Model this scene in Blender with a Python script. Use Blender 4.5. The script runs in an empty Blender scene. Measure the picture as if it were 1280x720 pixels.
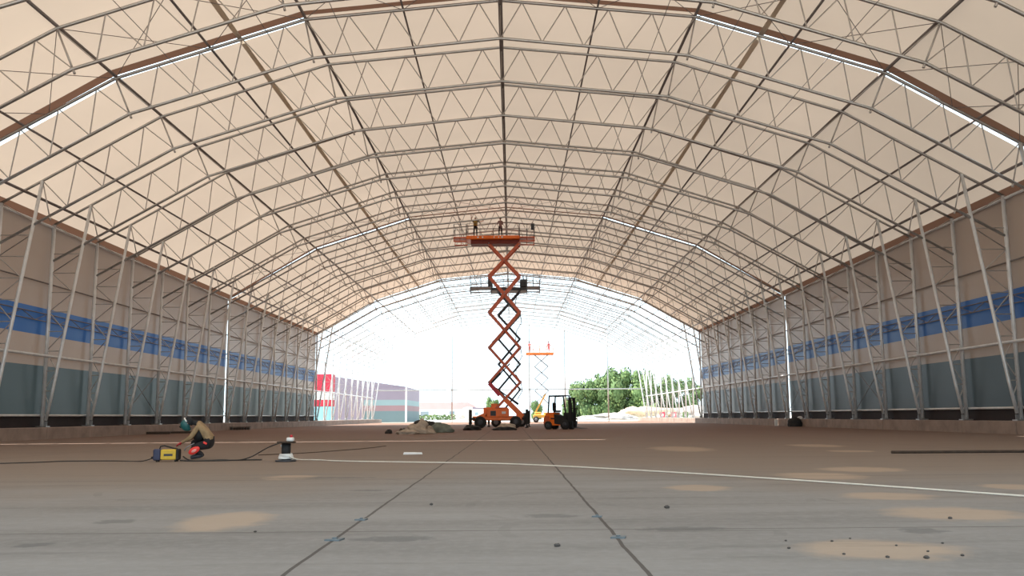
import bpy, math, random
from mathutils import Vector, Matrix, noise
random.seed(7)
C = bpy.context.scene.collection
PI = math.pi
D, Y0 = 5.0, 31.665                      # bay spacing, distance of arch 0
def FY(k): return Y0 + k * D

# ------------------------------------------------------------------ materials
def nodes(name):
    m = bpy.data.materials.new(name); m.use_nodes = True
    nt = m.node_tree; nt.nodes.clear()
    out = nt.nodes.new('ShaderNodeOutputMaterial')
    return m, nt, out
def ramp(nt, fac, stops):
    r = nt.nodes.new('ShaderNodeValToRGB')
    while len(r.color_ramp.elements) < len(stops): r.color_ramp.elements.new(.5)
    for e, (p, c) in zip(r.color_ramp.elements, stops):
        e.position = p; e.color = (*c, 1)
    nt.links.new(fac, r.inputs[0]); return r.outputs[0]
def noise_tex(nt, scale, detail=4, vec=None, rough=.55):
    n = nt.nodes.new('ShaderNodeTexNoise'); n.inputs['Scale'].default_value = scale
    n.inputs['Detail'].default_value = detail; n.inputs['Roughness'].default_value = rough
    if vec is not None: nt.links.new(vec, n.inputs['Vector'])
    return n.outputs['Fac']
def objco(nt, scale=None):
    t = nt.nodes.new('ShaderNodeTexCoord')
    if scale is None: return t.outputs['Object']
    m = nt.nodes.new('ShaderNodeMapping'); m.inputs['Scale'].default_value = scale
    nt.links.new(t.outputs['Object'], m.inputs['Vector']); return m.outputs['Vector']
def mat(name, col, rough=.6, metal=0., var=.12, scale=3., bump=0.):
    m, nt, out = nodes(name)
    b = nt.nodes.new('ShaderNodeBsdfPrincipled')
    b.inputs['Roughness'].default_value = rough; b.inputs['Metallic'].default_value = metal
    f = noise_tex(nt, scale, 3, objco(nt))
    c0 = tuple(max(0, c * (1 - var)) for c in col); c1 = tuple(min(1, c * (1 + var)) for c in col)
    nt.links.new(ramp(nt, f, [(.3, c0), (.7, c1)]), b.inputs['Base Color'])
    if bump:
        bn = nt.nodes.new('ShaderNodeBump'); bn.inputs['Strength'].default_value = bump
        nt.links.new(noise_tex(nt, scale * 4, 4, objco(nt)), bn.inputs['Height']); nt.links.new(bn.outputs[0], b.inputs['Normal'])
    nt.links.new(b.outputs[0], out.inputs[0]); return m
def membrane(name, dcol, tcol, fac, sheen=False):
    m, nt, out = nodes(name)
    d = nt.nodes.new('ShaderNodeBsdfDiffuse'); t = nt.nodes.new('ShaderNodeBsdfTranslucent')
    f = noise_tex(nt, .12, 3, objco(nt))
    v = .05
    for n, col in ((d, dcol), (t, tcol)):
        nt.links.new(ramp(nt, f, [(.3, tuple(c * (1 - v) for c in col)), (.7, tuple(min(1, c * (1 + v)) for c in col))]), n.inputs[0])
    mx = nt.nodes.new('ShaderNodeMixShader'); mx.inputs[0].default_value = fac
    nt.links.new(d.outputs[0], mx.inputs[1]); nt.links.new(t.outputs[0], mx.inputs[2])
    if not sheen:
        nt.links.new(mx.outputs[0], out.inputs[0]); return m
    # coated PVC cloth: a soft sheen that grows at grazing angles
    gl = nt.nodes.new('ShaderNodeBsdfGlossy'); gl.inputs['Roughness'].default_value = .30; gl.inputs[0].default_value = (.9, .9, .9, 1)
    fr = nt.nodes.new('ShaderNodeFresnel'); fr.inputs[0].default_value = 1.22
    m2 = nt.nodes.new('ShaderNodeMixShader'); nt.links.new(fr.outputs[0], m2.inputs[0])
    nt.links.new(mx.outputs[0], m2.inputs[1]); nt.links.new(gl.outputs[0], m2.inputs[2])
    nt.links.new(m2.outputs[0], out.inputs[0]); return m

M = {}
M['steel'] = mat('galvanised_steel', (.45, .44, .43), .38, .85, .10, 2.)
M['steel_col'] = mat('galvanised_column_steel', (.66, .66, .66), .45, .35, .10, 2.)
M['steel_web'] = mat('galvanised_rod_steel', (.42, .38, .35), .45, .5, .12, 2.)
M['steel_dark'] = mat('weathered_steel', (.20, .17, .16), .5, .4, .2, 2.)
M['roof'] = membrane('roof_fabric', (.82, .69, .56), (.95, .77, .625), .104)
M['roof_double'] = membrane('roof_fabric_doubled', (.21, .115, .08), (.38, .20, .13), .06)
M['w_grey'] = membrane('wall_fabric_grey', (.395, .305, .245), (.5, .42, .38), .03, True)
M['w_blue'] = membrane('wall_fabric_blue', (.035, .11, .30), (.05, .2, .6), .03, True)
M['w_teal'] = membrane('wall_fabric_teal', (.075, .095, .108), (.1, .18, .2), .03, True)
M['w_foot'] = mat('wall_foot_maroon', (.014, .006, .006), .8, 0, .3, 2.)  # near-black maroon strip across the gap between teal panel and plinth
M['curb'] = mat('curb_concrete', (.27, .20, .165), .9, 0, .22, 1.2, .2)
M['ground'] = mat('pale_ground', (.56, .52, .47), .95, 0, .15, .15)
M['orange'] = mat('orange_paint', (.88, .17, .012), .42, 0, .1, 4.)
M['red_arm'] = mat('red_orange_paint', (.62, .12, .04), .45, 0, .15, 3.)
M['red_paint'] = mat('red_paint', (.55, .02, .035), .45, 0, .1, 3.)
M['black'] = mat('black_rubber', (.012, .012, .013), .75, 0, .2, 5.)
M['dark_paint'] = mat('dark_paint', (.035, .04, .05), .5, 0, .2, 5.)
M['grey_paint'] = mat('grey_paint', (.22, .22, .23), .5, .2, .15, 5.)
M['yellow'] = mat('yellow_paint', (.62, .40, .03), .45, 0, .1, 8.)
M['white'] = mat('white_plastic', (.78, .76, .73), .5, 0, .05, 5.)
M['hose'] = mat('white_hose', (.72, .68, .60), .5, 0, .06, 5.)
M['cable'] = mat('black_cable', (.02, .018, .017), .6, 0, .2, 5.)
M['navy'] = mat('navy_plastic', (.03, .035, .08), .5, 0, .2, 5.)
M['skin'] = mat('skin', (.50, .27, .19), .55, 0, .06, 8.)
M['jacket'] = mat('olive_brown_jacket', (.30, .20, .105), .85, 0, .18, 9.)
M['trousers'] = mat('black_trousers', (.014, .012, .015), .85, 0, .3, 9.)
M['hood'] = mat('black_hood', (.01, .01, .012), .85, 0, .3, 9.)
M['glove_red'] = mat('red_glove', (.42, .02, .03), .7, 0, .15, 9.)
M['mask'] = mat('teal_mask', (.012, .10, .10), .4, 0, .15, 9.)
M['pad_red'] = mat('red_knee_pad', (.85, .05, .04), .5, 0, .05, 9.)
M['boots'] = mat('dark_boots', (.03, .035, .045), .7, 0, .2, 9.)
M['ochre'] = mat('ochre_shirt', (.32, .20, .05), .85, 0, .2, 9.)
M['plum'] = mat('dusky_shirt', (.24, .13, .12), .85, 0, .2, 9.)
M['pink'] = mat('pink_workwear', (.62, .16, .18), .85, 0, .15, 9.)
M['hair'] = mat('dark_hair', (.02, .014, .01), .8, 0, .3, 9.)
M['tarp'] = mat('beige_tarpaulin', (.42, .34, .27), .85, 0, .2, 3., .3)
M['tarp_dark'] = mat('black_tarpaulin', (.02, .018, .018), .8, 0, .3, 3., .3)
M['tarp_green'] = mat('grey_green_tarpaulin', (.16, .18, .15), .85, 0, .2, 3., .3)
M['wood'] = mat('dark_timber', (.05, .032, .022), .85, 0, .3, 6.)
M['leaf_a'] = mat('leaf_green', (.085, .15, .05), .8, 0, .35, .6)
M['leaf_b'] = mat('leaf_yellow_green', (.13, .19, .06), .8, 0, .35, .6)
M['bark'] = mat('bark', (.14, .10, .07), .9, 0, .3, 3.)
M['gravel'] = mat('gravel', (.42, .39, .36), .95, 0, .3, .8, .5)
M['sandy'] = mat('sandy_soil', (.60, .48, .34), .95, 0, .2, .8, .5)
M['ban_red'] = mat('banner_red', (.62, .03, .07), .6, 0, .08, .5)
M['ban_white'] = mat('banner_white', (.75, .80, .80), .6, 0, .05, .5)
M['ban_blue'] = mat('banner_blue', (.30, .62, .72), .6, 0, .1, .5)
M['hazed_lilac'] = mat('hazed_lilac_fabric', (.22, .185, .235), .8, 0, .04, .3)  # distance haze and glare are put into these four fabric colours
M['hazed_cyan'] = mat('hazed_cyan_fabric', (.20, .28, .30), .8, 0, .04, .3)
M['hazed_pink'] = mat('hazed_pink_fabric', (.24, .15, .165), .8, 0, .04, .3)
M['hazed_teal'] = mat('hazed_teal_fabric', (.115, .165, .18), .8, 0, .04, .3)
M['roof_pink'] = mat('pink_roof_sheet', (.62, .40, .40), .7, 0, .06, .3)
M['strap'] = mat('webbing', (.50, .42, .33), .8, 0, .1, 2.)
M['strap'] = membrane('webbing_cloth', (.56, .51, .45), (.82, .74, .64), .45)
M['plate'] = mat('blue_grey_steel_plate', (.12, .15, .17), .5, .3, .2, 6.)
M['stone'] = mat('dark_stone', (.07, .06, .055), .9, 0, .3, 9.)
M['glass'] = mat('window_glass', (.25, .33, .38), .1, 0, .05, 2.)
M['eye'] = mat('eye', (.02, .015, .01), .3, 0, .05, 9.)

# ------------------------------------------------------------------ mesh builder
class MB:
    def __init__(s): s.v = []; s.f = []; s.mi = []; s.sm = []
    def face(s, idx, m=0, smooth=False): s.f.append(tuple(idx)); s.mi.append(m); s.sm.append(smooth)
    def quad(s, a, b, c, d, m=0):
        i = len(s.v); s.v += [tuple(a), tuple(b), tuple(c), tuple(d)]; s.face((i, i+1, i+2, i+3), m)
    def tube(s, p, q, r, n=8, m=0, r2=None, cap=True):
        p = Vector(p); q = Vector(q); d = (q - p)
        if d.length < 1e-6: return s
        d.normalize(); a = Vector((0, 0, 1)) if abs(d.z) < .9 else Vector((1, 0, 0))
        u = d.cross(a).normalized(); w = d.cross(u); r2 = r if r2 is None else r2
        i = len(s.v)
        for pt, rr in ((p, r), (q, r2)):
            for k in range(n):
                t = 2*PI*k/n; s.v.append(tuple(pt + (u*math.cos(t) + w*math.sin(t)) * rr))
        for k in range(n):
            s.face((i+k, i+n+k, i+n+(k+1) % n, i+(k+1) % n), m, True)
        if cap:
            s.face([i+k for k in range(n)], m); s.face([i+n+k for k in range(n-1, -1, -1)], m)
        return s
    def path(s, pts, r, n=8, m=0, joint=True):
        # one swept tube with mitred rings
        pts = [Vector(p) for p in pts]; i = len(s.v); N = len(pts); up = None
        for j, p in enumerate(pts):
            d = (pts[min(j+1, N-1)] - pts[max(j-1, 0)]).normalized()
            if up is None:
                a = Vector((0, 0, 1)) if abs(d.z) < .9 else Vector((1, 0, 0)); up = d.cross(a).normalized()
            u = (up - d * up.dot(d)).normalized(); up = u; w = d.cross(u)
            rr = r[j] if isinstance(r, (list, tuple)) else r
            for k in range(n):
                t = 2*PI*k/n; s.v.append(tuple(p + (u*math.cos(t) + w*math.sin(t)) * rr))
        for j in range(N-1):
            for k in range(n):
                s.face((i+j*n+k, i+j*n+(k+1) % n, i+(j+1)*n+(k+1) % n, i+(j+1)*n+k), m, True)
        s.face([i+k for k in range(n-1, -1, -1)], m); s.face([i+(N-1)*n+k for k in range(n)], m)
        return s
    def box(s, c, size, m=0, rz=0., mtx=None, bev=0.):
        x, y, z = [d/2 for d in size]; R = Matrix.Rotation(rz, 3, 'Z') if mtx is None else mtx; c = Vector(c)
        b = min(bev, x*.9, y*.9, z*.9)
        if b <= 0:
            i = len(s.v)
            for dx, dy, dz in ((-1,-1,-1),(1,-1,-1),(1,1,-1),(-1,1,-1),(-1,-1,1),(1,-1,1),(1,1,1),(-1,1,1)):
                s.v.append(tuple(c + R @ Vector((dx*x, dy*y, dz*z))))
            for f in ((3,2,1,0),(4,5,6,7),(0,1,5,4),(1,2,6,5),(2,3,7,6),(3,0,4,7)): s.face([i+k for k in f], m)
        else:
            rings = [(-z, b), (-z+b, 0), (z-b, 0), (z, b)]; i = len(s.v)
            for zz, ins in rings:
                X, Y = x-ins, y-ins; e = b if ins == 0 else b*.6
                for px, py in ((-X+e,-Y),(X-e,-Y),(X,-Y+e),(X,Y-e),(X-e,Y),(-X+e,Y),(-X,Y-e),(-X,-Y+e)):
                    s.v.append(tuple(c + R @ Vector((px, py, zz))))
            for j in range(3):
                for k in range(8): s.face((i+j*8+k, i+j*8+(k+1) % 8, i+j*8+8+(k+1) % 8, i+j*8+8+k), m)
            s.face([i+k for k in range(7, -1, -1)], m); s.face([i+24+k for k in range(8)], m)
        return s
    def beam(s, p, q, w, h, m=0, side=(0, 1, 0)):
        # rectangular bar from p to q; w across 'side', h the other way
        p = Vector(p); q = Vector(q); d = (q-p).normalized(); u = Vector(side); u = (u - d*u.dot(d)).normalized(); t = d.cross(u)
        i = len(s.v)
        for pt in (p, q):
            for a, b in ((-1,-1),(1,-1),(1,1),(-1,1)): s.v.append(tuple(pt + u*a*w/2 + t*b*h/2))
        for f in ((3,2,1,0),(4,5,6,7),(0,1,5,4),(1,2,6,5),(2,3,7,6),(3,0,4,7)): s.face([i+k for k in f], m)
        return s
    def prism(s, pts, axis, a, b, m=0):
        # polygon (two coordinates) extruded along axis 'x','y','z' from a to b
        i = len(s.v); n = len(pts)
        for t in (a, b):
            for p0, p1 in pts:
                s.v.append({'x': (t, p0, p1), 'y': (p0, t, p1), 'z': (p0, p1, t)}[axis])
        s.face([i+k for k in range(n-1, -1, -1)], m); s.face([i+n+k for k in range(n)], m)
        for k in range(n): s.face((i+k, i+(k+1) % n, i+n+(k+1) % n, i+n+k), m)
        return s
    def lathe(s, prof, n=24, m=0, c=(0, 0, 0), axis='z'):
        i = len(s.v); c = Vector(c)
        for r, z in prof:
            for k in range(n):
                t = 2*PI*k/n; a, b = r*math.cos(t), r*math.sin(t)
                s.v.append(tuple(c + Vector({'z': (a, b, z), 'y': (a, z, b), 'x': (z, a, b)}[axis])))
        for j in range(len(prof)-1):
            for k in range(n): s.face((i+j*n+k, i+j*n+(k+1) % n, i+(j+1)*n+(k+1) % n, i+(j+1)*n+k), m, True)
        s.face([i+k for k in range(n-1, -1, -1)], m); s.face([i+(len(prof)-1)*n+k for k in range(n)], m)
        return s
    def ball(s, c, r, m=0, nu=12, nv=8, mtx=None, fn=None):
        c = Vector(c); rr = Vector((r, r, r)) if not hasattr(r, '__len__') else Vector(r)
        i = len(s.v); R = mtx or Matrix.Identity(3)
        for j in range(nv+1):
            ph = PI*j/nv
            for k in range(nu):
                t = 2*PI*k/nu; d = Vector((math.sin(ph)*math.cos(t), math.sin(ph)*math.sin(t), math.cos(ph)))
                p = Vector((d.x*rr.x, d.y*rr.y, d.z*rr.z))
                if fn: p = fn(d, p)
                s.v.append(tuple(c + R @ p))
        for j in range(nv):
            for k in range(nu): s.face((i+j*nu+k, i+(j+1)*nu+k, i+(j+1)*nu+(k+1) % nu, i+j*nu+(k+1) % nu), m, True)
        return s
    def mesh(s, name, mats):
        me = bpy.data.meshes.new(name); me.from_pydata(s.v, [], s.f)
        for m in (mats if isinstance(mats, (list, tuple)) else [mats]): me.materials.append(m)
        me.polygons.foreach_set('material_index', s.mi); me.polygons.foreach_set('use_smooth', s.sm)
        me.update(); return me
    def build(s, name, mats, parent=None, loc=None):
        return link(name, s.mesh(name, mats), parent, loc)
def link(name, data, parent=None, loc=None):
    o = bpy.data.objects.new(name, data); C.objects.link(o)
    if parent is not None: o.parent = parent
    if loc is not None: o.location = loc
    return o
def tag(o, label=None, cat=None, group=None, kind=None):
    if label: o['label'] = label
    if cat: o['category'] = cat
    if group: o['group'] = group
    if kind: o['kind'] = kind
    return o
def empty(name, loc, label, cat, group=None, rz=0.):
    o = link(name, None, None, loc); o.rotation_euler = (0, 0, rz); o.empty_display_size = .2
    return tag(o, label, cat, group)
def children(o): return [c for c in bpy.data.objects if c.parent == o]
def copy_tree(o, parent=None):
    c = o.copy(); C.objects.link(c)
    if parent is not None: c.parent = parent
    for ch in children(o): copy_tree(ch, c)
    return c
def struct(o, label=None): return tag(o, label, None, None, 'structure')
ORD = ['first', 'second', 'third', 'fourth', 'fifth', 'sixth', 'seventh', 'eighth', 'ninth', 'tenth', 'eleventh', 'twelfth', 'thirteenth', 'fourteenth',
       'fifteenth', 'sixteenth', 'seventeenth', 'eighteenth', 'nineteenth', 'twentieth', 'twenty-first', 'twenty-second', 'twenty-third', 'twenty-fourth',
       'twenty-fifth', 'twenty-sixth', 'twenty-seventh', 'twenty-eighth']

# ------------------------------------------------------------------ hangar profile (x, z)
R_, RI = (0, 19.234), (0, 17.463)
K1, K1I = (8.628, 18.40), (8.227, 16.611)
K2, K2I = (16.84, 15.738), (16.129, 14.117)
T_, E_, B_ = (22.44, 12.542), (24.376, 11.451), (24.30, .62)
DI = (24.33, 9.45)                       # where the inner roof chord meets the outer post
K_FIRST, K_CLAD, K_LAST = -1, 16, 25     # first arch, last clad arch, last bare arch
ROOF_END = FY(K_CLAD) + .35
ROOF_START = FY(-6)
def lerp(a, b, t): return (a[0]+(b[0]-a[0])*t, a[1]+(b[1]-a[1])*t)

def make_arch():
    root = link('arch_frame', None)
    o, i, w = MB(), MB(), MB()
    def P(p, sx): return (p[0]*sx, 0, p[1])
    o.path([P(E_, -1), P(T_, -1), P(K2, -1), P(K1, -1), P(R_, 1), P(K1, 1), P(K2, 1), P(T_, 1), P(E_, 1)], .070, 8)
    i.path([P(DI, -1), P(K2I, -1), P(K1I, -1), P(RI, 1), P(K1I, 1), P(K2I, 1), P(DI, 1)], .070, 8)
    for sx in (-1, 1):
        def seg(a, b, ai, bi, n):        # tops at a + j*p, bottoms halfway between
            for j in range(n):
                t0 = P(lerp(a, b, j/(n-.5)), sx); b0 = P(lerp(ai, bi, (j+.5)/(n-.5)), sx)
                if j == n-1: b0 = P(bi, sx)
                w.tube(t0, b0, .028, 6, cap=False)
                if j+1 < n: w.tube(b0, P(lerp(a, b, (j+1)/(n-.5)), sx), .028, 6, cap=False)
        seg(K1, R_, K1I, RI, 5)
        seg(K2, K1, K2I, K1I, 5)
        TI = lerp(DI, K2I, .285)
        seg(T_, K2, TI, K2I, 4)
        w.tube(P(lerp(R_, K1, 0), 1), P(RI, 1), .035, 6, cap=False)
        w.tube(P(K1, sx), P(K1I, sx), .04, 6); w.tube(P(K2, sx), P(K2I, sx), .04, 6); w.tube(P(T_, sx), P(TI, sx), .03, 6)
        # small end knobs under the knuckles
        for a, b in ((K1, K1I), (K2, K2I), (T_, TI)):
            e = lerp(a, b, 1.12); w.tube(P(b, sx), P(e, sx), .05, 6)
        w.tube(P(E_, sx), P(lerp(T_, B_, .17), sx), .025, 6, cap=False)
    o.build('outer_chord', M['steel'], root); i.build('inner_chord', M['steel'], root); w.build('web_lattice', M['steel_web'], root)
    for sx in (-1, 1):
        c = MB(); foot = (23.93, 2.0)
        c.tube(P(B_, sx), P(E_, sx), .10, 10)
        c.path([P(T_, sx), P((23.86, 2.5), sx), P((24.12, .95), sx)], .085, 8)
        col = c.build('column', M['steel_col'], root)
        l = MB(); zs = [2.5 + j*1.05 for j in range(8)]
        def inner(z): return (T_[0] + (23.86-T_[0]) * (T_[1]-z)/(T_[1]-2.5), z)
        def outer(z): return (24.33, z)
        for j, z in enumerate(zs):
            l.tube(P(inner(z), sx), P(outer(z), sx), .028, 6, cap=False)
            if j+1 < len(zs):
                a, b = (inner(z), outer(zs[j+1])) if j % 2 else (outer(z), inner(zs[j+1]))
                l.tube(P(a, sx), P(b, sx), .026, 6, cap=False)
        l.tube(P(inner(1.7), sx), P(outer(2.5), sx), .026, 6, cap=False)
        l.tube(P(inner(zs[-1]), sx), P(outer(zs[-1]-1.05), sx), .026, 6, cap=False)
        l.build('lacing', M['steel_web'], col)
        b = MB(); b.box((24.26*sx, 0, .64), (.55, .42, .05)); b.box((24.2*sx, .0, .78), (.34, .03, .26)); b.box((24.2*sx, -.16, .70), (.03, .03, .12)); b.box((24.2*sx, .16, .70), (.03, .03, .12))
        b.build('base_plate', M['steel'], col)
    return root
proto = make_arch()
for n, k in enumerate(range(K_FIRST, K_LAST+1)):
    a = proto if n == 0 else copy_tree(proto)
    a.location = (0, FY(k), 0)
    if k <= K_CLAD: lab = f'galvanised lattice arch under the cream roof, {ORD[n]} in line from the camera'
    else: lab = f'bare lattice arch in the open beyond the roof, {ORD[k-K_CLAD-1]} past its edge'
    tag(a, lab, 'arch', 'arch frames of the hangar')

# ------------------------------------------------------------------ roof fabric and walls
def off(p, d): return (p[0] + d*.35, p[1] + d)
prof = [(24.62, 11.36), (24.15, 11.66), (16.93, 15.93), (8.68, 18.60), (0, 19.44)]
ys = sorted(set([ROOF_START, ROOF_END] + [FY(k) for k in range(-5, K_CLAD+1)]))
GAPS = {1: .16, 9: .16}; GW = .45
cuts = []
for k, g in GAPS.items(): cuts += [FY(k)-.40, FY(k)+g, FY(k)+g+GW]
ys = sorted(set(ys + cuts))
rf = MB()
for y0, y1 in zip(ys[:-1], ys[1:]):
    for sx in (-1, 1):
        for s in range(4):
            (xa, za), (xb, zb) = prof[s], prof[s+1]
            gap = any(abs(y0 - (FY(k)+g)) < 1e-4 for k, g in GAPS.items())
            if gap and s < 3: continue
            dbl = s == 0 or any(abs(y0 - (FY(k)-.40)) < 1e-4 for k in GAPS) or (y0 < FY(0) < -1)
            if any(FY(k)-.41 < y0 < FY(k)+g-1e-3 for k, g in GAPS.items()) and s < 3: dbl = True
            q = [(xa*sx, y0, za), (xb*sx, y0, zb), (xb*sx, y1, zb), (xa*sx, y1, za)]
            if sx > 0: q.reverse()
            rf.quad(*q, 1 if dbl else 0)
struct(rf.build('ceiling', [M['roof'], M['roof_double']]), 'cream translucent fabric roof stretched over the steel arches')
def wall(sx, name, label):
    w = MB(); X = 24.58*sx
    bands = [(11.42, 6.88, 0), (6.88, 5.45, 1), (5.45, 3.83, 0), (3.83, 1.24, 2)]
    for y0, y1 in zip(ys[:-1], ys[1:]):
        gap = any(abs(y0 - (FY(k)+g)) < 1e-4 for k, g in GAPS.items())
        if gap: continue
        for zt, zb, m in bands:
            q = [(X, y0, zb), (X, y1, zb), (X, y1, zt), (X, y0, zt)]
            if sx > 0: q.reverse()
            w.quad(*q, m)
        q = [(X, y0, .55), (X, y1, .55), (X, y1, 1.24), (X, y0, 1.24)]
        if sx > 0: q.reverse()
        w.quad(*q, 3)
    struct(w.build(name, [M['w_grey'], M['w_blue'], M['w_teal'], M['w_foot']]), label)
wall(-1, 'wall_left', 'left side wall of grey fabric with a blue band and teal lower panel')
wall(1, 'wall_right', 'right side wall of grey fabric with a blue band and teal lower panel')
for sx, nm in ((-1, 'left'), (1, 'right')):
    c = MB(); y = ROOF_START; rnd = random.Random(3)
    while y < FY(K_LAST) + 3:
        L = 4.9; z = .60 + rnd.uniform(-.015, .015)
        c.box((25.0*sx, y+L/2, z/2-.05), (2.9 + rnd.uniform(-.04, .04), L-.03, z+.1), 0, bev=.03); y += L
    struct(c.build('curb_' + nm, M['curb']), f'concrete plinth under the {nm} wall')

# ------------------------------------------------------------------ purlins, rails, girts
def along(name, label, cat, x, z, r, y0, y1, m, n=8, group='lengthwise tubes of the roof'):
    b = MB(); b.tube((x, y0, z), (x, y1, z), r, n); o = b.build(name, M[m]); return tag(o, label, cat, group)
YE = FY(K_LAST)
YS = FY(-2)
along('ridge_purlin', 'thick steel ridge tube running along the top of the roof', 'purlin', 0, 19.1, .10, YS, YE, 'steel_dark')
side = {-1: 'left', 1: 'right'}
for sx in (-1, 1):
    s = side[sx]
    def on(a, b, t, d=.10): p = lerp(a, b, t); return p[0]*sx, p[1]+d
    for nm, lab, (x, z), r in (
        ('purlin', f'purlin on the upper bend of the {s} roof slope', on(K1, K2, 0), .07),
        ('purlin', f'purlin on the lower bend of the {s} roof slope', on(K2, K1, 0), .07),
        ('purlin', f'thin purlin halfway between ridge and upper bend, {s} slope', on(R_, K1, .5), .045),
        ('purlin', f'purlin halfway between the two bends of the {s} slope', on(K2, K1, .494), .055),
        ('purlin', f'purlin between the lower bend and the eave, {s} slope', on(K2, T_, .69), .055),
        ('purlin', f'purlin just above the {s} eave', on(E_, T_, .62, -.15), .075),
    ): along(nm, lab, 'purlin', x, z, r, YS, YE, 'steel_dark')
    along('eave_tube', f'pale steel eave tube along the top of the {s} wall', 'eave tube', 24.42*sx, 11.30, .075, YS, YE, 'steel_col', group='lengthwise tubes of the walls')
    along('wall_rail', f'pale handrail-height steel tube along the {s} wall', 'rail', 24.17*sx, 4.33, .075, YS, YE, 'steel_col', group='lengthwise tubes of the walls')
    along('bottom_tube', f'pale tube at the foot of the teal panel, {s} wall', 'tube', 24.48*sx, 1.22, .06, YS, ROOF_END, 'steel_col', group='lengthwise tubes of the walls')
    along('wall_girt', f'thin dark tube across the upper grey part of the {s} wall', 'girt', 24.42*sx, 8.2, .04, YS, YE, 'steel_dark', group='lengthwise tubes of the walls')
    for t, (a, b), tx in ((.16, (K1, R_), 'above the upper bend'), (.80, (K2, K1), 'below the upper bend'), (.30, (K2, K1), 'above the lower bend')):
        x, z = on(a, b, t, -.08)
        along('tie_cable', f'thin tie cable just {tx} of the {s} slope', 'cable', x, z, .016, YS, YE, 'steel_dark', 5, 'tie cables under the roof')
    # webbing ribbon between the two bends
    b = MB(); x, z = on(K2, K1, .65, .12); y = YS; j = 0
    while y < ROOF_END:
        dz = -sx*.039 + .025*math.sin(j*1.7); dw = .10
        y2 = min(y+2.5, ROOF_END); dz2 = -sx*.039 + .025*math.sin((j+1)*1.7)
        b.quad((x-dw, y, z-dz), (x+dw, y, z+dz), (x+dw, y2, z+dz2), (x-dw, y2, z-dz2)); y = y2; j += 1
    o = b.build('webbing_strap', M['strap']); sd = o.modifiers.new('thickness', 'SOLIDIFY'); sd.thickness = .015
    tag(o, f'broad brown webbing strap running lengthwise under the {s} slope', 'strap', 'webbing straps under the roof')
    # lattice girt on the blue band
    b = MB(); x = 24.40*sx; n = int((ROOF_END-YS)/1.25)
    b.tube((x, YS, 6.56), (x, ROOF_END, 6.56), .03, 6); b.tube((x, YS, 6.16), (x, ROOF_END, 6.16), .03, 6)
    for j in range(n):
        ya = YS + j*1.25; za, zb = (6.16, 6.56) if j % 2 else (6.56, 6.16)
        b.tube((x, ya, za), (x, ya+1.25, zb), .022, 5, cap=False)
    tag(b.build('lattice_girt', M['steel_dark']), f'dark lattice girt in front of the blue band, {s} wall', 'girt', 'lattice girts of the walls')
    # crossed bracing rods of the stiff bays
    for k, where in ((0, 'nearest the camera'), (8, 'before the sunlit arch'), (15, 'at the far end of the roof')):
        b = MB()
        for a, c in ((K1, R_), (K2, K1), (T_, K2)):
            for t0, t1 in ((0, .5), (.5, 1)):
                p0, p1 = lerp(a, c, t0), lerp(a, c, t1)
                for u, v in ((p0, p1), (p1, p0)):
                    b.tube((u[0]*sx, FY(k), u[1]), (v[0]*sx, FY(k+1), v[1]), .016, 5, cap=False)
        tag(b.build('roof_bracing', M['steel_dark']), f'crossed bracing rods in the {s} roof slope, bay {where}', 'bracing', 'crossed bracing rods')
    for k, where in ((5, 'nearest the camera'), (8, 'beside the sunlit column'), (15, 'at the far end of the wall')):
        b = MB()
        for u, v in ((1.3, 4.2), (4.2, 1.3)):
            b.tube((24.36*sx, FY(k), u), (24.36*sx, FY(k+1), v), .022, 5)
        tag(b.build('wall_bracing', M['steel_dark']), f'crossed rods low on the {s} wall, bay {where}', 'bracing', 'crossed bracing rods')

# gable posts and beam at the far open end
for px, z in ((-10.2, 18.0), (17.5, 15.4), (3.56, 18.9), (9.87, 18.0)):
    b = MB(); b.tube((px, YE+.2, 0), (px, YE+.2, z), .11, 10); b.box((px, YE+.2, .03), (.5, .5, .06)); b.box((px, YE+.2, 5.66), (.34, .34, .34))
    lab = {-10.2: 'white gable post of the open far end, left of the tall lift', 17.5: 'white gable post of the open far end, in front of the trees',
           3.56: 'white gable post of the open far end, beside the small orange lift', 9.87: 'white gable post of the open far end, right of the forklift'}[px]
    tag(b.build('gable_post', M['steel']), lab, 'post', 'posts of the open far gable')
b = MB(); b.tube((-23.9, YE+.2, 5.66), (23.9, YE+.2, 5.66), .10, 10)
tag(b.build('gable_beam', M['steel']), 'white horizontal tube across the open far gable', 'beam')

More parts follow.
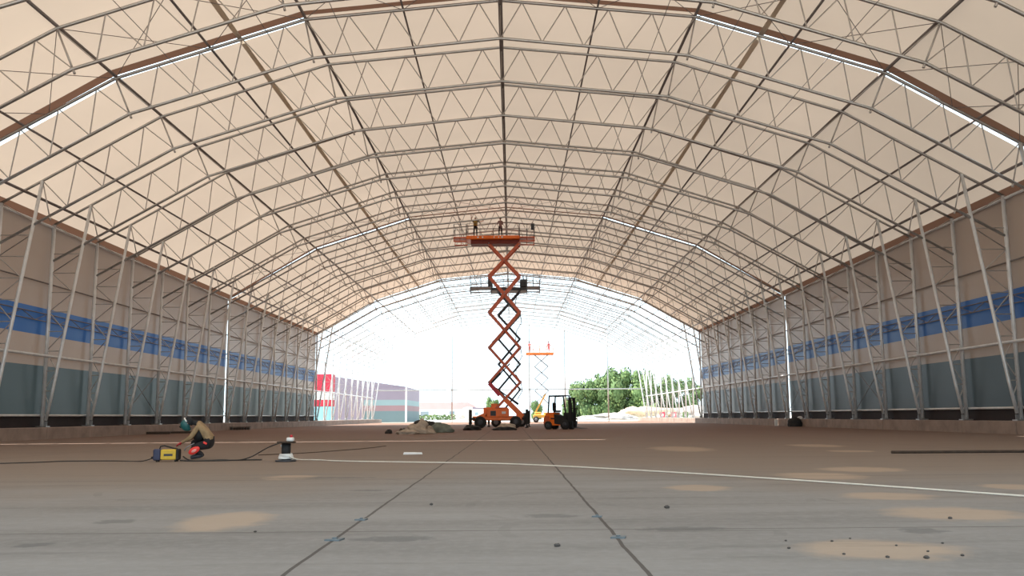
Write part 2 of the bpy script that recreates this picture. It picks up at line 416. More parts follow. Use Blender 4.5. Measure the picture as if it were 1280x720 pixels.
# ------------------------------------------------------------------ floor and ground
def floor_material():
    m, nt, out = nodes('stained_concrete'); L = nt.links.new
    b = nt.nodes.new('ShaderNodeBsdfPrincipled'); b.inputs['Roughness'].default_value = .85; b.inputs['Specular IOR Level'].default_value = .2
    co = objco(nt)
    def math_(op, a, c=None, clamp=False):
        n = nt.nodes.new('ShaderNodeMath'); n.operation = op; n.use_clamp = clamp
        for i, v in enumerate((a, c)):
            if v is None: continue
            if isinstance(v, (int, float)): n.inputs[i].default_value = v
            else: L(v, n.inputs[i])
        return n.outputs[0]
    def mixc(f, a, c):
        n = nt.nodes.new('ShaderNodeMix'); n.data_type = 'RGBA'
        if isinstance(f, (int, float)): n.inputs[0].default_value = f
        else: L(f, n.inputs[0])
        for i, v in ((6, a), (7, c)):
            if isinstance(v, tuple): n.inputs[i].default_value = (*v, 1)
            else: L(v, n.inputs[i])
        return n.outputs[2]
    big = noise_tex(nt, .10, 4, co); mid = noise_tex(nt, .7, 5, objco(nt, (.22, 1.3, 1)), .62); fine = noise_tex(nt, 9, 5, co, .7)
    base = ramp(nt, big, [(.32, (.225, .208, .196)), (.68, (.285, .272, .262))])
    base = mixc(math_('MULTIPLY', ramp(nt, mid, [(.35, (0, 0, 0)), (.72, (1, 1, 1))]), .9), base, (.175, .163, .155))
    base = mixc(math_('MULTIPLY', ramp(nt, fine, [(.45, (0, 0, 0)), (.8, (1, 1, 1))]), .35), base, (.34, .325, .315))
    sx = nt.nodes.new('ShaderNodeSeparateXYZ'); L(co, sx.inputs[0]); X, Y = sx.outputs[0], sx.outputs[1]
    # slab colour turns redder and darker towards the far end
    # browner tone over the slab, leaving the middle of the near part grey
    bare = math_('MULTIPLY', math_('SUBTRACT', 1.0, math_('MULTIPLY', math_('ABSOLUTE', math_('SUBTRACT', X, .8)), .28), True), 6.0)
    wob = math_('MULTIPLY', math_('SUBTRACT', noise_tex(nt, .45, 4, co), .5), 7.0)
    browning = math_('MULTIPLY', math_('ADD', math_('SUBTRACT', math_('SUBTRACT', Y, 9.5), bare), wob), .15, True)
    base = mixc(math_('MULTIPLY', browning, .85), base, (.232, .186, .152))
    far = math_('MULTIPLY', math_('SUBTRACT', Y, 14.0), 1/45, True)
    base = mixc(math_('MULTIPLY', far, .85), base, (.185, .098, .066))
    # sandy patches
    for (cx, cy, rx, ry) in ((-2.45, 8.9, .50, .95), (3.09, 6.75, .72, .58), (4.80, 9.05, .75, .75), (5.38, 14.6, .80, .95), (6.7, 16.2, .85, .9), (5.4, 26.6, 1.0, 2.4),
                             (2.95, 12.4, .50, .65), (7.2, 12.2, .5, .55), (4.95, 11.0, .62, .6), (10.05, 28.4, .9, 1.6), (-3.4, 15.2, .5, .7), (9.5, 24.0, .7, .8)):
        dx = math_('MULTIPLY', math_('SUBTRACT', X, cx), 1/rx); dy = math_('MULTIPLY', math_('SUBTRACT', Y, cy), 1/ry)
        r = math_('SQRT', math_('ADD', math_('MULTIPLY', dx, dx), math_('MULTIPLY', dy, dy)))
        r = math_('ADD', r, math_('MULTIPLY', math_('SUBTRACT', noise_tex(nt, 3.0, 4, co), .5), .7))
        f = ramp(nt, r, [(.62, (1, 1, 1)), (1.0, (0, 0, 0))])
        base = mixc(math_('MULTIPLY', f, .7), base, (.41, .31, .23))
    for (cx, cy, rx, ry) in ((-3.5, 7.3, .16, .16), (-3.55, 8.9, .26, .22), (-.62, 7.5, .42, .2), (.75, 9.1, .35, .2), (3.9, 7.75, .25, .2), (-2.9, 15.0, 1.2, .25), (-1.6, 12.4, .3, .15), (1.9, 8.0, .5, .18)):  # dark wet stains; the streak beside the front left plate is painted shade
        dx = math_('MULTIPLY', math_('SUBTRACT', X, cx), 1/rx); dy = math_('MULTIPLY', math_('SUBTRACT', Y, cy), 1/ry)
        q = math_('SQRT', math_('ADD', math_('MULTIPLY', dx, dx), math_('MULTIPLY', dy, dy)))
        q = math_('ADD', q, math_('MULTIPLY', math_('SUBTRACT', noise_tex(nt, 6.0, 6, co, .7), .5), 2.2))
        base = mixc(math_('MULTIPLY', ramp(nt, q, [(.6, (1, 1, 1)), (.95, (0, 0, 0))]), .45), base, (.085, .085, .088))
    # dark scuffs and tyre arcs
    sc = noise_tex(nt, .9, 7, objco(nt, (.22, 2.2, 1)), .75)
    base = mixc(math_('MULTIPLY', ramp(nt, sc, [(.56, (0, 0, 0)), (.68, (1, 1, 1))]), .5), base, (.12, .11, .105))
    for (cx, cy, rr) in ((2.6, 10.8, 1.3), (2.0, 10.2, 2.1), (-3.2, 13, 2.2), (1.5, 8.0, 1.2)):
        dx = math_('SUBTRACT', X, cx); dy = math_('SUBTRACT', Y, cy)
        r = math_('SQRT', math_('ADD', math_('MULTIPLY', dx, dx), math_('MULTIPLY', dy, dy)))
        e = math_('ABSOLUTE', math_('SUBTRACT', r, rr))
        f = math_('MULTIPLY', math_('LESS_THAN', e, .055), math_('MULTIPLY', ramp(nt, noise_tex(nt, 1.2, 3, co), [(.45, (0, 0, 0)), (.62, (1, 1, 1))]), .30))
        base = mixc(f, base, (.15, .14, .135))
    # slab joints
    jn = None
    for c, w, ax in ((-1.10, .016, X), (1.24, .016, X), (8.0, .012, Y), (14.6, .015, Y), (21.2, .015, Y), (27.8, .015, Y), (41., .02, Y), (54., .02, Y), (-13., .012, X), (13., .012, X)):
        f = math_('LESS_THAN', math_('ABSOLUTE', math_('SUBTRACT', math_('ADD', ax, math_('MULTIPLY', math_('SUBTRACT', noise_tex(nt, .8, 3, co), .5), .06)), c)), w)
        jn = f if jn is None else math_('MAXIMUM', jn, f)
    base = mixc(math_('MULTIPLY', jn, .8), base, (.055, .045, .04))
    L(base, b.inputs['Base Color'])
    bn = nt.nodes.new('ShaderNodeBump'); bn.inputs['Strength'].default_value = .25; bn.inputs['Distance'].default_value = .02
    L(math_('SUBTRACT', fine, math_('MULTIPLY', jn, 2.)), bn.inputs['Height']); L(bn.outputs[0], b.inputs['Normal'])
    L(b.outputs[0], out.inputs[0]); return m
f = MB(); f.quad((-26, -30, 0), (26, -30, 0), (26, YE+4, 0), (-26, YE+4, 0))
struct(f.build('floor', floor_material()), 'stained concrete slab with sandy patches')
g = MB(); g.quad((-900, -300, -.06), (900, -300, -.06), (900, 1400, -.06), (-900, 1400, -.06))
struct(g.build('ground', M['ground']), 'pale bare ground outside the hangar')

# ------------------------------------------------------------------ people
def nearest_bone(p, J, bones):
    best = (1e9, 0)
    for a, b, m in bones:
        A, B = Vector(J[a][0]), Vector(J[b][0]); d = B-A; t = max(0, min(1, (p-A).dot(d)/max(d.length_squared, 1e-9)))
        r = J[a][1]*(1-t) + J[b][1]*t
        e = (p-(A+d*t)).length / max(r, .02)
        if e < best[0]: best = (e, m)
    return best[1]
def figure(name, label, loc, J, bones, mats, head, face, rz=0., group=None, hands=()):
    """J: joint -> (pos, radius); bones: (a, b, material index); head: centre; face: unit vector the face looks along"""
    names = list(J); me = bpy.data.meshes.new(name)
    me.from_pydata([J[n][0] for n in names], [(names.index(a), names.index(b)) for a, b, _ in bones], [])
    tmp = bpy.data.objects.new('tmp', me); C.objects.link(tmp)
    sk = tmp.modifiers.new('s', 'SKIN'); sub = tmp.modifiers.new('u', 'SUBSURF'); sub.levels = 2; sub.render_levels = 2
    sv = me.skin_vertices[0].data
    for i, n in enumerate(names):
        r = J[n][1]; sv[i].radius = (r, r*(J[n][2] if len(J[n]) > 2 else 1)); sv[i].use_root = n == 'pelvis'
    bpy.context.view_layer.update()
    dg = bpy.context.evaluated_depsgraph_get(); out = bpy.data.meshes.new_from_object(tmp.evaluated_get(dg))
    b = MB(); b.v = [tuple(v.co) for v in out.vertices]
    for p in out.polygons: b.face(tuple(p.vertices), nearest_bone(p.center, J, bones), True)
    bpy.data.objects.remove(tmp)
    # head with brow, nose, chin and ears
    fz = Vector(face).normalized(); up = Vector((0, 0, 1)); rt = fz.cross(up).normalized(); up = rt.cross(fz)
    R = Matrix((rt, fz, up)).transposed()
    def shape(d, p):
        p = p.copy()
        if d.z < 0: p.x *= 1 - .28*(-d.z); p.y *= 1 - .10*(-d.z)
        if d.y > .75 and -.35 < d.z < .25 and abs(d.x) < .28: p.y += .022*(1-abs(d.x)/.28)
        if d.y > .6 and d.z < -.55: p.y += .012
        return p
    SK = 0
    b.ball(head, (.076, .098, .118), SK, 20, 16, R, shape)
    for sx in (-1, 1):
        b.ball(Vector(head) + R @ Vector((.078*sx, -.005, -.005)), (.014, .022, .032), SK, 8, 6, R)
        b.ball(Vector(head) + R @ Vector((.030*sx, .090, .012)), (.011, .009, .008), len(mats)-1, 8, 6, R)
    b.box(Vector(head) + R @ Vector((0, .094, -.055)), (.045, .012, .010), len(mats)-2, mtx=R)
    # hands: palm plus four fingers and a thumb
    for w, d, n, m in hands:            # wrist, direction, palm normal, material
        w = Vector(w); d = Vector(d).normalized(); n = Vector(n); n = (n - d*n.dot(d)).normalized(); s_ = d.cross(n)
        R2 = Matrix((s_, d, n)).transposed()
        b.ball(w + d*.045, (.043, .055, .018), m, 12, 8, R2)
        for k, (o_, ln) in enumerate(((-.032, .070), (-.011, .080), (.011, .075), (.031, .060))):
            p0 = w + d*.078 + s_*o_; p1 = p0 + d*ln*.5 + n*ln*.10; p2 = p1 + d*ln*.30 + n*ln*.36
            b.path([p0 - d*.01, p0, p1, p2], [.009, .0095, .0088, .007], 6, m)
        t0 = w + d*.03 + s_*-.036; b.path([t0, t0 + d*.03 + s_*-.03 + n*.01, t0 + d*.062 + s_*-.032 + n*.03], [.012, .011, .008], 6, m)
    o = b.build(name, mats, None, loc); o.rotation_euler = (0, 0, rz)
    tag(o, label, 'person', group); return o
mouth = mat('lips', (.36, .13, .11), .5, 0, .05, 9.)

# the crouching welder: faces left, toward the yellow machine
WJ = {'pelvis': ((.25, .0, .36), .135, 1.1), 'waist': ((.22, 0, .53), .155), 'chest': ((.10, 0, .72), .175, 1.1), 'neckb': ((-.06, 0, .87), .085), 'neck': ((-.16, 0, .90), .062), 'skull': ((-.24, 0, .90), .06),
      'shn': ((-.02, -.17, .80), .075), 'eln': ((-.17, -.24, .53), .062), 'wrn': ((-.40, -.14, .42), .038), 'hdn': ((-.44, -.13, .40), .034),
      'shf': ((-.02, .17, .80), .075), 'elf': ((-.24, .26, .56), .056), 'wrf': ((-.44, .10, .44), .038), 'hdf': ((-.48, .09, .42), .034),
      'hpn': ((.20, -.11, .37), .135), 'knn': ((-.16, -.17, .27), .088), 'ann': ((.15, -.17, .10), .062), 'ton': ((-.18, -.18, .05), .046),
      'hpf': ((.20, .11, .38), .135), 'knf': ((-.26, .16, .42), .09), 'anf': ((-.12, .20, .09), .052), 'tof': ((-.30, .20, .045), .042)}
WB = [('pelvis', 'waist', 2), ('waist', 'chest', 1), ('chest', 'neckb', 1), ('neckb', 'neck', 4), ('neck', 'skull', 4),
      ('chest', 'shn', 1), ('shn', 'eln', 1), ('eln', 'wrn', 1), ('wrn', 'hdn', 3), ('chest', 'shf', 1), ('shf', 'elf', 1), ('elf', 'wrf', 1), ('wrf', 'hdf', 3),
      ('pelvis', 'hpn', 2), ('hpn', 'knn', 2), ('knn', 'ann', 2), ('ann', 'ton', 5), ('pelvis', 'hpf', 2), ('hpf', 'knf', 2), ('knf', 'anf', 2), ('anf', 'tof', 5)]
wl = (-7.38, 22.2, 0)
welder = figure('person', 'crouching welder in olive-brown jacket and teal mask beside the yellow machine', wl, WJ, WB,
    [M['skin'], M['jacket'], M['trousers'], M['glove_red'], M['hood'], M['boots'], mouth, M['eye']], (-.33, 0, .89), (-.82, 0, -.58),
    hands=(((-.44, -.13, .40), (-.8, .15, -.35), (-.3, .2, -.9), 3), ((-.48, .09, .42), (-.8, -.15, -.35), (-.3, -.2, -.9), 3)))
hd = Vector((-.33, 0, .89)); fz = Vector((-.82, 0, -.58)); upv = Vector((-.58, 0, .82)); Rm = Matrix((Vector((0, 1, 0)), fz, upv)).transposed()
b = MB()
def shell(d, p):
    p = p.copy(); p.y += .05*max(0, d.y)
    if d.z < 0 and d.y > -.2: p.z *= 1.35
    return p
b.ball(hd + fz*.055, (.115, .10, .135), 0, 18, 12, Rm, shell)
mk = b.build('welding_mask', M['mask'], welder); mk['label'] = 'teal welding mask'
v = MB(); v.box(hd + fz*.205 + upv*.03, (.12, .02, .06), 0, mtx=Rm, bev=.008); v.build('visor_window', M['black'], mk)
v = MB(); v.path([hd + Vector((0, -.118, 0)) + upv*.03 - fz*.02, hd + upv*.145 + Vector((0, -.05, 0)), hd + upv*.145 + Vector((0, .05, 0)), hd + Vector((0, .118, 0)) + upv*.03 - fz*.02], .018, 6); v.build('head_band', M['white'], mk)
b = MB(); b.ball(hd - fz*.045 + upv*.02, (.10, .105, .125), 0, 16, 12, Rm); b.build('hood', M['hood'], welder)
b = MB(); kd = Vector((-.5, -.55, .15)).normalized()
RK = Matrix.Rotation(-.5, 3, 'Y')
b.ball((-.06, -.262, .22), (.15, .045, .085), 0, 16, 10, RK); kp = b.build('knee_pad', M['pad_red'], welder); kp['label'] = 'bright red knee pad'
v = MB(); v.ball((-.05, -.302, .215), (.07, .010, .035), 0, 12, 8, RK); v.build('pad_emblem', mat('pad_print', (.85, .35, .30), .5), kp)
b = MB(); b.ball((-.02, 0, .62), (.15, .185, .20), 0, 16, 12, Matrix.Rotation(.5, 3, 'Y')); b.build('vest', M['hood'], welder)
b = MB(); b.box((.20, -.255, .40), (.10, .02, .05), 0, mtx=Matrix.Rotation(.5, 3, 'Y'), bev=.008); b.build('pocket_flap', M['pad_red'], welder)

def stander(name, label, loc, shirt, legs, rz=0., pose='up', group=None, vest=None):
    J = {'pelvis': ((0, 0, .93), .135, .85), 'waist': ((0, 0, 1.08), .12, .85), 'chest': ((0, 0, 1.32), .15, .8), 'neckb': ((0, 0, 1.47), .07), 'neck': ((0, .01, 1.54), .055), 'skull': ((0, .015, 1.60), .05)}
    arms = {'up': (((.19, 0, 1.42), (.36, .06, 1.58), (.36, .12, 1.86)), ((-.19, 0, 1.42), (-.42, .1, 1.36), (-.62, .22, 1.40))),
            'work': (((.19, 0, 1.42), (.24, .10, 1.16), (.16, .34, 1.24)), ((-.19, 0, 1.42), (-.25, .08, 1.15), (-.14, .32, 1.30))),
            'hang': (((.19, 0, 1.42), (.25, -.02, 1.14), (.24, .10, .88)), ((-.19, 0, 1.42), (-.25, -.02, 1.14), (-.23, .12, .90)))}[pose]
    bones = [('pelvis', 'waist', 1), ('waist', 'chest', 1), ('chest', 'neckb', 1), ('neckb', 'neck', 0), ('neck', 'skull', 0)]
    hands = []
    for s, (a, e, w) in zip('ab', arms):
        J['sh'+s] = (a, .07); J['el'+s] = (e, .05); J['wr'+s] = (w, .034)
        d = (Vector(w)-Vector(e)).normalized(); h = Vector(w) + d*.03; J['hd'+s] = (tuple(h), .03)
        bones += [('chest', 'sh'+s, 1), ('sh'+s, 'el'+s, 1), ('el'+s, 'wr'+s, 0), ('wr'+s, 'hd'+s, 0)]
        hands.append((tuple(h), tuple(d), (0, 1, 0) if abs(d.y) < .8 else (0, 0, -1), 0))
    for s, sx in (('c', 1), ('d', -1)):
        J['hp'+s] = ((.10*sx, 0, .88), .095); J['kn'+s] = ((.12*sx, .03, .49), .065); J['an'+s] = ((.13*sx, 0, .09), .045); J['to'+s] = ((.14*sx, .16, .045), .04)
        bones += [('pelvis', 'hp'+s, 2), ('hp'+s, 'kn'+s, 2), ('kn'+s, 'an'+s, 2), ('an'+s, 'to'+s, 3)]
    o = figure(name, label, loc, J, bones, [M['skin'], shirt, legs, M['boots'], mouth, M['eye']], (0, .03, 1.66), (0, 1, .05), rz, group, hands)
    h = MB(); h.ball((0, .01, 1.70), (.088, .112, .098), 0, 16, 8); h.build('hair', M['hair'], o)
    if vest:
        b = MB(); b.lathe([(.155, 1.02), (.165, 1.2), (.185, 1.36), (.12, 1.47)], 16, 0); 
        for i_ in range(len(b.v)): x, y, z = b.v[i_]; b.v[i_] = (x*1.1, y*.92, z)
        b.build('vest', vest, o)
    return o

# ------------------------------------------------------------------ wheels and lifts
def wheel(parent, c, r, w, hub='grey_paint', name='wheel'):
    b = MB(); x, y, z = c
    b.lathe([(r*.55, -w/2), (r*.92, -w/2), (r, -w*.36), (r, w*.36), (r*.92, w/2), (r*.55, w/2)], 24, 0, (x, y, z), 'y')
    for k in range(16):
        t = 2*PI*k/16; b.box((x + math.cos(t)*r*.99, y, z + math.sin(t)*r*.99), (.05, w*.9, .05), 0, mtx=Matrix.Rotation(-t, 3, 'Y'))
    o = b.build(name, M['black'], parent)
    h = MB(); h.lathe([(r*.2, -w/2-.02), (r*.5, -w/2-.01), (r*.54, 0), (r*.5, w/2+.01), (r*.2, w/2+.02)], 16, 0, (x, y, z), 'y'); h.build('hub', M[hub], o)
    return o
def railing(parent, x0, x1, y0, y1, z, h, m, nx=4, r=.022, name='guard_rail'):
    b = MB()
    for zz in (z+h, z+h*.52): b.path([(x0, y0, zz), (x1, y0, zz), (x1, y1, zz), (x0, y1, zz), (x0, y0, zz)], r, 6)
    for i in range(nx+1):
        x = x0 + (x1-x0)*i/nx
        for y in (y0, y1): b.tube((x, y, z), (x, y, z+h), r, 6)
    return b.build(name, M[m], parent)
def scissors(parent, xl, xr, levels, y0, y1, m, m_low=None, w=.16, th=.09, alt=None):
    n = len(levels)-1
    for j in range(n):
        za, zb = levels[j], levels[j+1]
        mm = m_low if (m_low and j == 0) else m
        for yy, sgn in ((y0, 1), (y1, -1)):
            for d, (p, q) in enumerate((((xl, za), (xr, zb)), ((xr, za), (xl, zb)))):
                yo = yy + sgn*th*(.6 if d else -.6); b = MB()
                b.beam((p[0], yo, p[1]), (q[0], yo, q[1]), th*.9, w, 0, (0, 1, 0))
                for e in (p, q): b.tube((e[0], yo-th*.6, e[1]), (e[0], yo+th*.6, e[1]), w*.62, 12)
                b.build('scissor_arm', M[alt if (alt and sgn < 0) else mm], parent)
        c = MB(); xm = (xl+xr)/2; zm = (za+zb)/2
        c.tube((xm, y0-.14, zm), (xm, y1+.14, zm), .055, 10); c.tube((xl, y0-.14, zb), (xl, y1+.14, zb), .05, 10); c.tube((xr, y0-.14, zb), (xr, y1+.14, zb), .05, 10)
        c.build('pivot_bar', M['grey_paint'], parent)

def big_lift():
    o = empty('scissor_lift', (-.75, 76, 0), 'tall orange scissor lift with red arms standing on the slab', 'scissor lift', 'scissor lifts')
    b = MB(); b.box((0, 0, .82), (4.2, 1.5, .34), bev=.05)
    b.prism([(-1.9, .98), (-1.2, .98), (-.95, 1.32), (-1.15, 1.32)], 'y', -.72, .72)
    b.box((1.75, 0, .95), (.5, 1.6, .55), bev=.06); b.box((-2.05, 0, .80), (.3, 1.7, .42), bev=.05)
    b.build('chassis', M['orange'], o)
    b = MB(); b.box((-.05, -.50, 1.28), (1.9, .62, .72), bev=.05); bx = b.build('engine_box', M['orange'], o)
    v = MB(); v.box((-.45, -.815, 1.25), (.46, .03, .42), bev=.01)
    for i in range(5): v.box((-.45, -.84, 1.10+.075*i), (.40, .02, .03))
    v.build('vent_grille', M['dark_paint'], bx)
    v = MB(); v.box((.45, -.815, 1.30), (.34, .02, .20), bev=.005); v.build('warning_plate', M['white'], bx)
    b = MB(); b.box((-.25, .45, 1.35), (2.1, .6, .82), bev=.05); b.build('tank_box', M['orange'], o)
    b = MB(); b.box((-.35, -.1, 1.82), (.55, .6, .5), bev=.04); b.build('hydraulic_pack', M['orange'], o)
    for x in (-1.55, 1.45):
        for y in (-.85, .85): wheel(o, (x, y, .5), .5, .36, 'dark_paint')
    for x in (-2.42, 2.42):
        for y in (-.8, .8):
            b = MB(); b.box((x, y, .95), (.20, .20, 1.25), bev=.02); b.tube((x, y, .1), (x, y, .5), .06, 10); b.lathe([(.16, .02), (.16, .05), (.07, .10)], 14, 0, (x, y, 0))
            b.beam((x, y, .8), (x*.82, y, .8), .14, .18); b.build('outrigger', M['black'], o)
    lev = [1.05, 3.88, 6.86, 9.93, 13.1, 15.95]
    scissors(o, -.77, 1.88, lev, -.62, .62, 'red_arm', 'red_arm', .20, .11)
    for p, q in (((-.77, 3.7), (1.0, 5.5)), ((1.7, 2.0), (-.2, 3.4)), ((-.5, 7.3), (1.1, 9.0))):
        c = MB(); c.tube((p[0], 0, p[1]), lerp_v(p, q, .55), .10, 12); c.tube(lerp_v(p, q, .5), (q[0], 0, q[1]), .055, 10)
        c.build('lift_cylinder', M['dark_paint'], o)
    c = MB(); c.beam((-.80, -.76, 3.80), (.10, -.76, 2.75), .05, .30); c.build('arm_guard', M['red_paint'], o)
    for y in (-.70, .70):
        c = MB(); c.beam((.55, y, 2.45), (2.05, y, .95), .10, .42); c.build('base_arm', M['orange'], o)
    h = MB(); pts = []
    for j in range(5):
        z = 2.4 + j*3.0; pts += [(1.6, .8, z), (2.05, .85, z+.75), (1.95, .85, z+1.5), (1.5, .8, z+2.2)]
    h.path(pts[:14], .035, 6); h.build('hydraulic_hose', M['cable'], o)
    # platform
    b = MB(); b.box((-.4, 0, 16.40), (4.6, 2.3, .30), bev=.03); dk = b.build('platform_deck', M['orange'], o)
    v = MB()
    for x, s in ((-1.7, .14), (-1.3, .12), (-.3, .08), (.1, .1), (.4, .16)): v.box((x, -1.165, 16.40), (s, .02, .12))
    v.build('deck_stickers', M['white'], dk)
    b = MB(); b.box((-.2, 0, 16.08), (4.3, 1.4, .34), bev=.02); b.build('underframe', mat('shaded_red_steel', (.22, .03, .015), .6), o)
    for sx, x0, x1 in ((-1, -3.85, -2.7), (1, 1.9, 3.25)):
        b = MB(); xc, L = (x0+x1)/2, x1-x0
        b.box((xc, 0, 16.42), (L, 2.1, .10), bev=.02)
        for y in (-.9, .9): b.beam((x0, y, 16.10), (x1, y, 16.10), .08, .10)
        for x in (x0+.04, xc, x1-.04):
            for y in (-.9, .9): b.tube((x, y, 16.08), (x, y, 16.40), .03, 6)
        e = b.build('extension_deck', M['red_arm'], o)
        railing(e, x0+.03, x1-.03, -1.0, 1.0, 16.46, 1.15, 'dark_paint', 2)
    railing(o, -2.65, 1.85, -1.1, 1.1, 16.54, 1.12, 'steel_dark', 4)
    b = MB(); b.box((3.05, -.85, 17.35), (.26, .3, .5), bev=.03); b.tube((3.05, -.85, 17.6), (3.1, -.85, 17.78), .02, 6); b.build('control_box', M['dark_paint'], o)
    return o
def lerp_v(p, q, t): return (p[0]+(q[0]-p[0])*t, 0, p[1]+(q[1]-p[1])*t)
big_lift()
def dark_lift():
    o = empty('scissor_lift', (.1, 84, 0), 'black scissor lift with grey platform raised behind the tall orange lift', 'scissor lift', 'scissor lifts')
    b = MB(); b.box((0, 0, .80), (3.3, 1.5, .45), bev=.05); b.box((1.5, 0, 1.05), (.4, 1.5, .5), bev=.05); b.build('chassis', M['dark_paint'], o)
    for x in (-1.2, 1.2):
        for y in (-.8, .8): wheel(o, (x, y, .46), .46, .34)
    for x in (-1.9, 1.9):
        for y in (-.75, .75):
            b = MB(); b.box((x, y, .9), (.18, .18, 1.2), bev=.02); b.tube((x, y, .08), (x, y, .4), .055, 10); b.lathe([(.15, .02), (.15, .05), (.07, .10)], 14, 0, (x, y, 0)); b.beam((x, y, .8), (x*.8, y, .8), .12, .16)
            b.build('outrigger', M['black'], o)
    scissors(o, -.95, 1.10, [1.0, 3.5, 5.9, 8.3, 10.6, 12.85], -.58, .58, 'dark_paint', None, .15, .09)
    b = MB(); b.box((.1, 0, 13.02), (3.4, 2.2, .26), bev=.03); b.build('platform_deck', M['dark_paint'], o)
    for x0, x1 in ((-3.64, -1.6), (1.8, 3.08)):
        b = MB(); xc, L = (x0+x1)/2, x1-x0
        b.box((xc, 0, 13.24), (L, 2.0, .08)); b.box((xc, -.95, 13.0), (L, .08, .10)); b.box((xc, -.95, 12.75), (L, .05, .05)); b.box((xc, .95, 13.0), (L, .08, .10))
        for x in (x0+.03, x1-.03): b.box((x, 0, 13.0), (.06, 1.9, .5))
        e = b.build('extension_deck', M['grey_paint'], o); railing(e, x0+.03, x1-.03, -.95, .95, 13.28, 1.1, 'grey_paint', 2)
    railing(o, -1.55, 1.75, -1.05, 1.05, 13.15, 1.1, 'grey_paint', 3)
    b = MB(); b.box((-1.7, -.5, 13.75), (.45, .6, 1.0), bev=.05); b.build('control_box', M['dark_paint'], o)
    b = MB(); b.box((1.5, -.4, 13.6), (.7, .7, .75), bev=.08); b.tube((1.5, -.4, 13.9), (1.45, -.4, 14.4), .06, 8); b.build('welding_set', M['dark_paint'], o)
    return o
dark_lift()
def small_lift():
    o = empty('scissor_lift', (5.0, 137, 0), 'small orange scissor lift far off in the sun with thin grey arms', 'scissor lift', 'scissor lifts')
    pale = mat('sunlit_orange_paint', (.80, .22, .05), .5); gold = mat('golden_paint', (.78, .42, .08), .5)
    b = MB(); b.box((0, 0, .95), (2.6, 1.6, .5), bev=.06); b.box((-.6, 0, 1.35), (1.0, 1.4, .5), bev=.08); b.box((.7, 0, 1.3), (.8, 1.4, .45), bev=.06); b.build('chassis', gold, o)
    for x in (-.9, .9):
        for y in (-.8, .8): wheel(o, (x, y, .45), .45, .34)
    scissors(o, -1.02, 1.08, [2.9, 4.85, 6.75, 8.6, 10.4], -.55, .55, 'grey_paint', None, .09, .07)
    for y in (-.55, .55):
        b = MB(); b.beam((-1.0, y, 1.5), (.65, y, 4.4), .12, .22); b.build('boom', gold, o)
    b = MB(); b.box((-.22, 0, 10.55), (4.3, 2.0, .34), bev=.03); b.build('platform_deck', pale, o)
    railing(o, -2.3, 1.9, -.95, .95, 10.7, 1.15, 'orange', 4, .03)
    return o
small_lift()
stander('person', 'worker in ochre vest reaching up on the high orange platform, left one', (-2.7, 75.6, 16.55), M['hood'], M['trousers'], PI, 'up', None, M['ochre'])
stander('person', 'worker in dusky shirt with back turned, mid platform of the high orange lift', (-.5, 75.6, 16.55), M['plum'], M['trousers'], .4, 'work', None, None)
stander('person', 'worker in pink at the left rail of the far small lift', (3.2, 136.8, 10.72), M['pink'], M['plum'], -.6, 'work')
stander('person', 'worker in pink at the right rail of the far small lift', (6.2, 136.8, 10.72), M['pink'], M['pink'], .6, 'hang')

